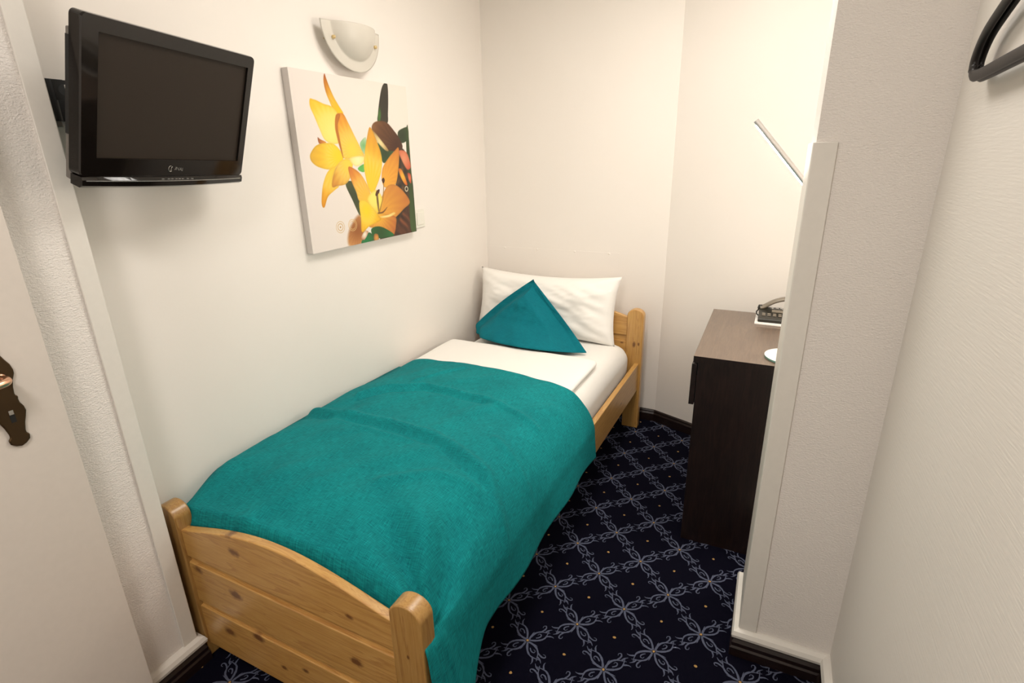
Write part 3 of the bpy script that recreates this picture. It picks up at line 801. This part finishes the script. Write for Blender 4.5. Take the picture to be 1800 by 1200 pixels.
# ---------------------------------------------------------------- canvas print of yellow lilies
ART = [
 ([(0.301,-0.001),(0.291,0.054),(0.33,0.124),(0.399,0.18),(0.437,0.166),(0.435,0.087),(0.455,0.074),(0.395,-0.007)], (150, 90, 45), (200, 140, 80), (0.386, 0.094), 0.012),
 ([(0.814,0.588),(0.926,0.584),(0.991,0.411),(1.0,-0.012),(0.731,-0.007),(0.586,-0.002),(0.703,0.183),(0.798,0.339),(0.835,0.475)], (62, 48, 35), (80, 60, 40), (0.885, 0.286), 0.004),
 ([(0.758,0.057),(0.87,0.166),(0.955,0.207),(1.0,-0.012),(0.731,-0.007)], (95, 55, 35), (60, 40, 30), (0.857, 0.07), 0.01),
 ([(0.659,0.632),(0.76,0.588),(0.813,0.577),(0.751,0.521),(0.695,0.5),(0.668,0.556)], (50, 65, 40), (60, 90, 50), (0.722, 0.566), 0.003),
 ([(0.875,0.701),(0.925,0.725),(0.988,0.733),(0.982,0.659),(0.912,0.629),(0.875,0.656)], (50, 58, 38), (60, 80, 45), (0.918, 0.68), 0.003),
 ([(0.958,0.657),(0.989,0.75),(0.991,0.566),(0.992,0.424),(0.997,0.007),(0.932,0.03),(0.947,0.329)], (55, 70, 40), (70, 90, 50), (0.976, 0.518), 0.002),
 ([(0.771,0.997),(0.805,0.997),(0.802,0.914),(0.786,0.817),(0.769,0.753),(0.678,0.758),(0.686,0.811),(0.709,0.885),(0.74,0.96)], (52, 48, 38), (62, 60, 45), (0.769, 0.901), 0.002),
 ([(0.678,0.757),(0.688,0.811),(0.706,0.854),(0.716,0.813),(0.698,0.76)], (70, 110, 50), (60, 80, 45), (0.695, 0.79), 0.003),
 ([(0.867,0.577),(0.952,0.566),(0.989,0.472),(0.947,0.449),(0.896,0.508)], (225, 150, 110), (200, 90, 60), (0.917, 0.52), 0.003),
 ([(0.848,0.457),(0.888,0.444),(0.934,0.348),(0.903,0.35),(0.863,0.404)], (235, 180, 60), (200, 90, 40), (0.891, 0.404), 0.002),
 ([(0.947,0.425),(0.982,0.412),(0.977,0.351),(0.953,0.377)], (225, 120, 80), (180, 70, 50), (0.964, 0.388), 0.002),
 ([(0.611,0.72),(0.639,0.752),(0.7,0.765),(0.766,0.757),(0.831,0.71),(0.888,0.656),(0.912,0.6),(0.849,0.576),(0.758,0.582),(0.695,0.625),(0.629,0.683)], (70, 42, 28), (125, 85, 50), (0.854, 0.611), 0.003),
 ([(0.612,0.709),(0.683,0.653),(0.758,0.582),(0.724,0.582),(0.654,0.632),(0.62,0.678)], (230, 210, 150), (150, 110, 60), (0.68, 0.632), 0.003),
 ([(0.493,0.629),(0.546,0.661),(0.546,0.609),(0.517,0.556),(0.491,0.598)], (120, 175, 110), (200, 215, 180), (0.522, 0.609), 0.002),
 ([(0.449,0.475),(0.508,0.496),(0.502,0.449),(0.458,0.456)], (90, 175, 80), (110, 185, 90), (0.476, 0.473), 0.002),
 ([(0.324,0.382),(0.387,0.393),(0.422,0.318),(0.438,0.23),(0.419,0.179),(0.369,0.279)], (60, 68, 42), (80, 85, 50), (0.377, 0.321), 0.002),
 ([(0.257,0.998),(0.244,0.958),(0.25,0.904),(0.269,0.856),(0.298,0.803),(0.349,0.782),(0.372,0.793),(0.342,0.833),(0.31,0.878),(0.283,0.931),(0.268,0.97)], (245, 190, 20), (170, 85, 30), (0.351, 0.792), 0.002),
 ([(0.125,0.853),(0.12,0.814),(0.143,0.761),(0.168,0.699),(0.203,0.635),(0.28,0.616),(0.348,0.646),(0.34,0.725),(0.324,0.79),(0.282,0.825),(0.224,0.835),(0.176,0.849),(0.146,0.854)], (246, 222, 120), (240, 185, 30), (0.262, 0.664), 0.002),
 ([(0.147,0.651),(0.165,0.641),(0.208,0.624),(0.155,0.616)], (230, 150, 60), (150, 80, 40), (0.2, 0.62), 0.002),
 ([(0.072,0.54),(0.084,0.569),(0.128,0.606),(0.188,0.62),(0.266,0.616),(0.321,0.568),(0.328,0.528),(0.272,0.489),(0.205,0.472),(0.126,0.488),(0.085,0.513)], (250, 205, 30), (215, 165, 50), (0.295, 0.539), 0.002),
 ([(0.259,0.489),(0.229,0.432),(0.217,0.376),(0.268,0.372),(0.221,0.347),(0.168,0.316),(0.132,0.259),(0.114,0.27),(0.12,0.319),(0.146,0.396),(0.194,0.462)], (245, 200, 60), (215, 140, 20), (0.257, 0.48), 0.002),
 ([(0.307,0.774),(0.334,0.79),(0.372,0.789),(0.407,0.736),(0.446,0.669),(0.494,0.588),(0.515,0.547),(0.469,0.515),(0.395,0.528),(0.33,0.537),(0.312,0.596),(0.301,0.656),(0.294,0.713)], (247, 205, 70), (215, 135, 40), (0.419, 0.587), 0.002),
 ([(0.307,0.774),(0.334,0.79),(0.343,0.777),(0.315,0.723),(0.318,0.656),(0.33,0.537),(0.312,0.596),(0.298,0.656),(0.292,0.713)], (190, 115, 40), (170, 95, 35), (0.312, 0.723), 0.004),
 ([(0.328,0.528),(0.401,0.521),(0.402,0.486),(0.375,0.425),(0.327,0.382),(0.254,0.374),(0.212,0.372),(0.229,0.432),(0.266,0.489)], (248, 205, 70), (195, 125, 50), (0.378, 0.516), 0.002),
 ([(0.389,0.537),(0.514,0.544),(0.5,0.505),(0.44,0.484),(0.398,0.502)], (250, 235, 180), (245, 215, 120), (0.454, 0.526), 0.005),
 ([(0.363,0.481),(0.414,0.47),(0.47,0.432),(0.522,0.355),(0.543,0.276),(0.506,0.252),(0.429,0.27),(0.408,0.329),(0.375,0.404)], (243, 185, 60), (205, 120, 50), (0.511, 0.279), 0.002),
 ([(0.589,0.72),(0.615,0.704),(0.647,0.641),(0.678,0.566),(0.68,0.491),(0.648,0.414),(0.594,0.339),(0.555,0.303),(0.522,0.355),(0.508,0.42),(0.503,0.483),(0.523,0.568),(0.555,0.651)], (246, 200, 40), (215, 150, 50), (0.555, 0.353), 0.002),
 ([(0.867,0.598),(0.864,0.52),(0.822,0.384),(0.78,0.345),(0.689,0.339),(0.662,0.392),(0.682,0.468),(0.752,0.532),(0.822,0.577)], (235, 170, 60), (200, 120, 50), (0.685, 0.367), 0.002),
 ([(0.707,0.343),(0.799,0.35),(0.887,0.297),(0.947,0.22),(0.872,0.179),(0.769,0.129),(0.677,0.127),(0.586,0.172),(0.623,0.247)], (225, 160, 60), (190, 115, 55), (0.614, 0.18), 0.002),
 ([(0.5,0.108),(0.586,0.172),(0.682,0.161),(0.769,0.134),(0.772,0.081),(0.733,0.007),(0.663,0.034),(0.598,0.078),(0.515,0.089)], (235, 175, 60), (180, 100, 50), (0.594, 0.164), 0.002),
 ([(0.429,0.27),(0.508,0.257),(0.586,0.172),(0.615,0.129),(0.5,0.102),(0.422,0.071),(0.425,0.156)], (248, 205, 30), (225, 165, 40), (0.482, 0.204), 0.002),
 ([(0.502,0.279),(0.585,0.329),(0.632,0.303),(0.65,0.246),(0.602,0.175),(0.55,0.209)], (250, 225, 110), (240, 195, 60), (0.576, 0.273), 0.005),
 ([(0.609,0.151),(0.698,0.155),(0.755,0.166),(0.772,0.155),(0.715,0.14),(0.642,0.14)], (248, 225, 150), (240, 200, 110), (0.68, 0.15), 0.003),
 ([(0.597,0.183),(0.591,0.284),(0.608,0.305),(0.611,0.283),(0.608,0.187)], (120, 95, 50), (160, 130, 70), (0.603, 0.249), 0.001),
 ([(0.602,0.183),(0.654,0.279),(0.677,0.374),(0.683,0.374),(0.662,0.276),(0.614,0.182)], (190, 140, 60), (150, 110, 50), (0.641, 0.246), 0.001),
 ([(0.592,0.18),(0.641,0.183),(0.688,0.207),(0.691,0.203),(0.648,0.174),(0.598,0.172)], (120, 80, 40), (150, 100, 50), (0.614, 0.18), 0.001),
 ([(0.585,0.3),(0.6,0.323),(0.629,0.331),(0.626,0.313),(0.605,0.295),(0.591,0.289)], (90, 50, 25), (60, 35, 20), (0.608, 0.31), 0.001),
 ([(0.662,0.393),(0.682,0.404),(0.692,0.387),(0.678,0.367),(0.666,0.377)], (80, 45, 25), (60, 35, 20), (0.675, 0.388), 0.001),
 ([(0.514,0.082),(0.6,0.086),(0.701,0.039),(0.733,0.004),(0.588,0.007),(0.523,0.031)], (45, 80, 40), (40, 110, 55), (0.594, 0.044), 0.002),
 ([(0.404,0.001),(0.478,0.06),(0.523,0.036),(0.528,-0.002)], (30, 120, 65), (60, 90, 50), (0.452, 0.007), 0.002),
 ([(0.534,0.041),(0.571,0.036),(0.573,-0.006),(0.531,-0.006)], (210, 150, 70), (150, 90, 50), (0.555, 0.014), 0.002),
 ([(0.408,0.036),(0.448,0.074),(0.481,0.065),(0.438,0.02)], (235, 225, 205), (190, 120, 80), (0.443, 0.054), 0.002),
]
def canvas():
    n = 430
    U_, V_ = np.meshgrid((np.arange(n) + .0) / (n - 1), (np.arange(n) + .0) / (n - 1))
    img = np.zeros((n, n, 3)); bg0 = np.array([226, 216, 208]); bg1 = np.array([234, 224, 212])
    img[:] = bg0 + (bg1 - bg0) * U_[..., None]
    def fbm(fx, fy, seed):
        r = np.random.RandomState(seed); a = np.zeros((n, n))
        for k in range(6): a += np.sin(U_ * fx * r.uniform(.5, 2) + V_ * fy * r.uniform(-2, 2) + r.uniform(0, 6)) * r.uniform(.4, 1)
        return a / 3
    for qi, (pts, c0, c1, bp, ft) in enumerate(ART):
        s = spline([(a, b, 0) for a, b in pts], 5, True); P = np.array([(p.x, p.y) for p in s])
        x0, x1, y0, y1 = P[:, 0].min() - ft * 3, P[:, 0].max() + ft * 3, P[:, 1].min() - ft * 3, P[:, 1].max() + ft * 3
        i0, i1 = max(0, int(x0 * n) - 2), min(n, int(x1 * n) + 3); j0, j1 = max(0, int(y0 * n) - 2), min(n, int(y1 * n) + 3)
        if i1 <= i0 or j1 <= j0: continue
        u = U_[j0:j1, i0:i1]; v = V_[j0:j1, i0:i1]
        ins = np.zeros(u.shape, bool); dist = np.full(u.shape, 9.0)
        for k in range(len(P)):
            ax_, ay = P[k]; bx_, by = P[(k + 1) % len(P)]
            with np.errstate(divide='ignore', invalid='ignore'):
                c = ((ay > v) != (by > v)) & (u < (bx_ - ax_) * (v - ay) / (by - ay + 1e-12) + ax_)
            ins ^= c
            dx, dy = bx_ - ax_, by - ay; L2 = dx * dx + dy * dy + 1e-12
            t = np.clip(((u - ax_) * dx + (v - ay) * dy) / L2, 0, 1)
            dist = np.minimum(dist, np.hypot(u - ax_ - t * dx, v - ay - t * dy))
        sd = np.where(ins, dist, -dist)
        al = np.clip(.5 + sd / (2 * ft), 0, 1)[..., None]
        R0 = np.hypot(u - bp[0], v - bp[1]); mx = R0[ins].max() if ins.any() else 1
        g = np.clip(R0 / mx, 0, 1) ** 1.3
        ang = np.arctan2(v - bp[1], u - bp[0])
        vein = .5 + .5 * np.sin(ang * 26 + 2 * fbm(9, 9, qi)[j0:j1, i0:i1])
        g = np.clip(g + .12 * (vein - .5) + .10 * fbm(14, 14, qi + 50)[j0:j1, i0:i1], 0, 1)
        edge = np.clip(1 - dist / .012, 0, 1) * .22
        col = np.array(c0) * (1 - g[..., None]) + np.array(c1) * g[..., None]
        if qi in (1, 2):
            mt_ = fbm(70, 60, qi + 90)[j0:j1, i0:i1, None]; col = col * (1 + .35 * mt_) + np.array([10, 6, 2]) * (mt_ > .5)
        elif c0[0] > 235:
            col = col + (np.array([252, 232, 150]) - col) * (.35 * np.exp(-((g - .35) / .22) ** 2) * (.5 + .5 * vein))[..., None]
        col = col * (1 - edge[..., None] * .35)
        img[j0:j1, i0:i1] = img[j0:j1, i0:i1] * (1 - al) + col * al
    # printed rings
    for (cx, cy, r, wd, c) in ((.239, .127, .0345, .0022, (205, 175, 125)), (.239, .127, .021, .003, (200, 165, 110)), (.239, .127, .006, .006, (170, 125, 60)),
                               (.345, .127, .036, .0022, (215, 180, 120)), (.345, .127, .026, .002, (215, 180, 120)), (.92, .316, .016, .004, (232, 222, 190))):
        d = np.abs(np.hypot(U_ - cx, V_ - cy) - r) if r > wd else np.hypot(U_ - cx, V_ - cy)
        al = np.clip((wd - d) / .0016 + .5, 0, 1)[..., None] * .85
        img = img * (1 - al) + np.array(c) * al
    lin = np.where(img / 255 > .04045, ((img / 255 + .055) / 1.055) ** 2.4, img / 255 / 12.92)
    W_, H_ = .6625, .6245
    vs = np.stack([np.full(U_.shape, .030), U_ * W_, V_ * H_], -1).reshape(-1, 3)
    idx = np.arange(n * n).reshape(n, n)
    fs = np.stack([idx[:-1, :-1], idx[:-1, 1:], idx[1:, 1:], idx[1:, :-1]], -1).reshape(-1, 4)
    me = bpy.data.meshes.new('printed_face'); me.from_pydata(vs.tolist(), [], fs.tolist())
    ca = me.color_attributes.new('print', 'FLOAT_COLOR', 'POINT')
    ca.data.foreach_set('color', np.concatenate([lin.reshape(-1, 3), np.ones((n * n, 1))], 1).astype(np.float32).ravel())
    m = N('canvas_print').set(Roughness=.6)
    a = m.new('ShaderNodeVertexColor'); a.layer_name = 'print'; m.col(a.outputs[0])
    m.bump(m.noise(m.coord(), 900, 1), .15, .0004)
    root = thing('wall_canvas', 'square canvas print of yellow lilies on a pale ground, on the left wall', 'picture', (0, 1.4825, 1.1535))
    link('printed_face', me, m.m, root)
    bm = bmesh.new(); box(bm, .001, .0298, 0, W_, 0, H_); obj('stretcher_frame', bm, plain('canvas_side', (.66, .61, .57, 1), .7), root, bevel=.001)
canvas()

# ---------------------------------------------------------------- frosted wall lamp
sc_ = thing('wall_sconce', 'unlit frosted glass half-bowl lamp with two brass screws, above the lily canvas', 'lamp', (0, 1.818, 1.952))
def glass(u, v):
    # polar half disc: u angle (pi..2pi), v radius
    a = math.pi * (1 + u); r = v * .160
    y = r * math.cos(a); z = r * math.sin(a) * .97
    bowl = max(0, 1 - (y / .118) ** 2 - ((z) / .115) ** 2)
    return (.044 + .052 * bowl ** .8 - .012 * (v ** 4) * abs(math.cos(a)) , y, z)
g = grid_mesh('glass_shade', glass, 64, 34, 'frost', sc_)
s = g.modifiers.new('s', 'SOLIDIFY'); s.thickness = .004
for y in (-.115, .118):
    bm = bmesh.new(); tube(bm, [(.002, y, -.052), (.048, y, -.052)], .0028, 10); tube(bm, [(.044, y, -.052), (.052, y, -.052), (.054, y, -.052)], [.0062, .0062, .004], 16); obj('brass_screw', bm, 'brass_light', sc_)
bm = bmesh.new(); box(bm, .0005, .012, -.07, .07, -.075, -.03); bp_ = obj('back_plate', bm, 'trim_white', sc_, bevel=.002)
bm = bmesh.new(); tube(bm, [(.012, 0, -.05), (.035, 0, -.05)], .012, 14); obj('bulb_holder', bm, 'trim_white', bp_)

# ---------------------------------------------------------------- light switch
sw = thing('light_switch', 'cream rocker light switch on the left wall beside the canvas', 'light switch', (0, 2.212, 1.205))
bm = bmesh.new(); box(bm, .0005, .008, -.040, .040, -.042, .042); obj('cover_plate', bm, 'plastic_white', sw, bevel=.002)
bm = bmesh.new(); box(bm, .007, .0115, -.027, .027, -.029, .029); obj('rocker', bm, 'plastic_white', sw, bevel=.0015)

# ---------------------------------------------------------------- open entry door at the left
dr_ = bpy.data.objects.new('door_1', None); C.objects.link(dr_); dr_.location = (.122, .56, 0); struct(dr_)
bm = bmesh.new(); box(bm, 0, .038, -.86, 0, .008, 2.02); obj('door_leaf', bm, 'door', dr_, bevel=.002)
half = [(1.235, .004), (1.228, .012), (1.215, .019), (1.205, .015), (1.195, .013), (1.170, .014), (1.150, .012), (1.123, .013), (1.109, .019), (1.097, .025), (1.084, .0275), (1.076, .027), (1.063, .0215), (1.048, .018), (1.034, .0165), (1.030, .0175), (1.027, .021), (1.021, .0195), (1.013, .020), (1.003, .0245), (.992, .026), (.980, .0225), (.967, .018), (.951, .0145), (.944, .0145), (.939, .019), (.929, .017), (.922, .009), (.919, .001)]
LY = -.095
out = [(LY + w_, z) for z, w_ in half] + [(LY - w_, z) for z, w_ in half[::-1]]
bm = bmesh.new(); prism(bm, out, .038, .0440, 'x'); pl = obj('lock_plate', bm, 'brass_dark', dr_, bevel=.0032, seg=3); pl['label'] = 'aged brass lock plate with a scalloped outline'
bm = bmesh.new(); box(bm, .0438, .0445, LY - .0045, LY + .0045, .975, .992); kh = obj('keyhole', bm, 'black', pl)
bm = bmesh.new(); box(bm, .0438, .0446, LY - .004, LY + .004, .9925, 1.002); obj('key_barrel', bm, 'silver', pl)
bm = bmesh.new(); p = spline([(.042, LY, 1.074), (.075, LY, 1.074), (.088, LY - .02, 1.074), (.09, LY - .06, 1.073), (.088, LY - .11, 1.066)], 6)
tube(bm, p, [(.0085, .0085)] * len(p), 14, flat=(0, 0, 1)); tube(bm, [(.043, LY, 1.074), (.050, LY, 1.074), (.053, LY, 1.074)], [.011, .011, .009], 20, flat=(0, 0, 1)); obj('handle', bm, 'brass', dr_, True)
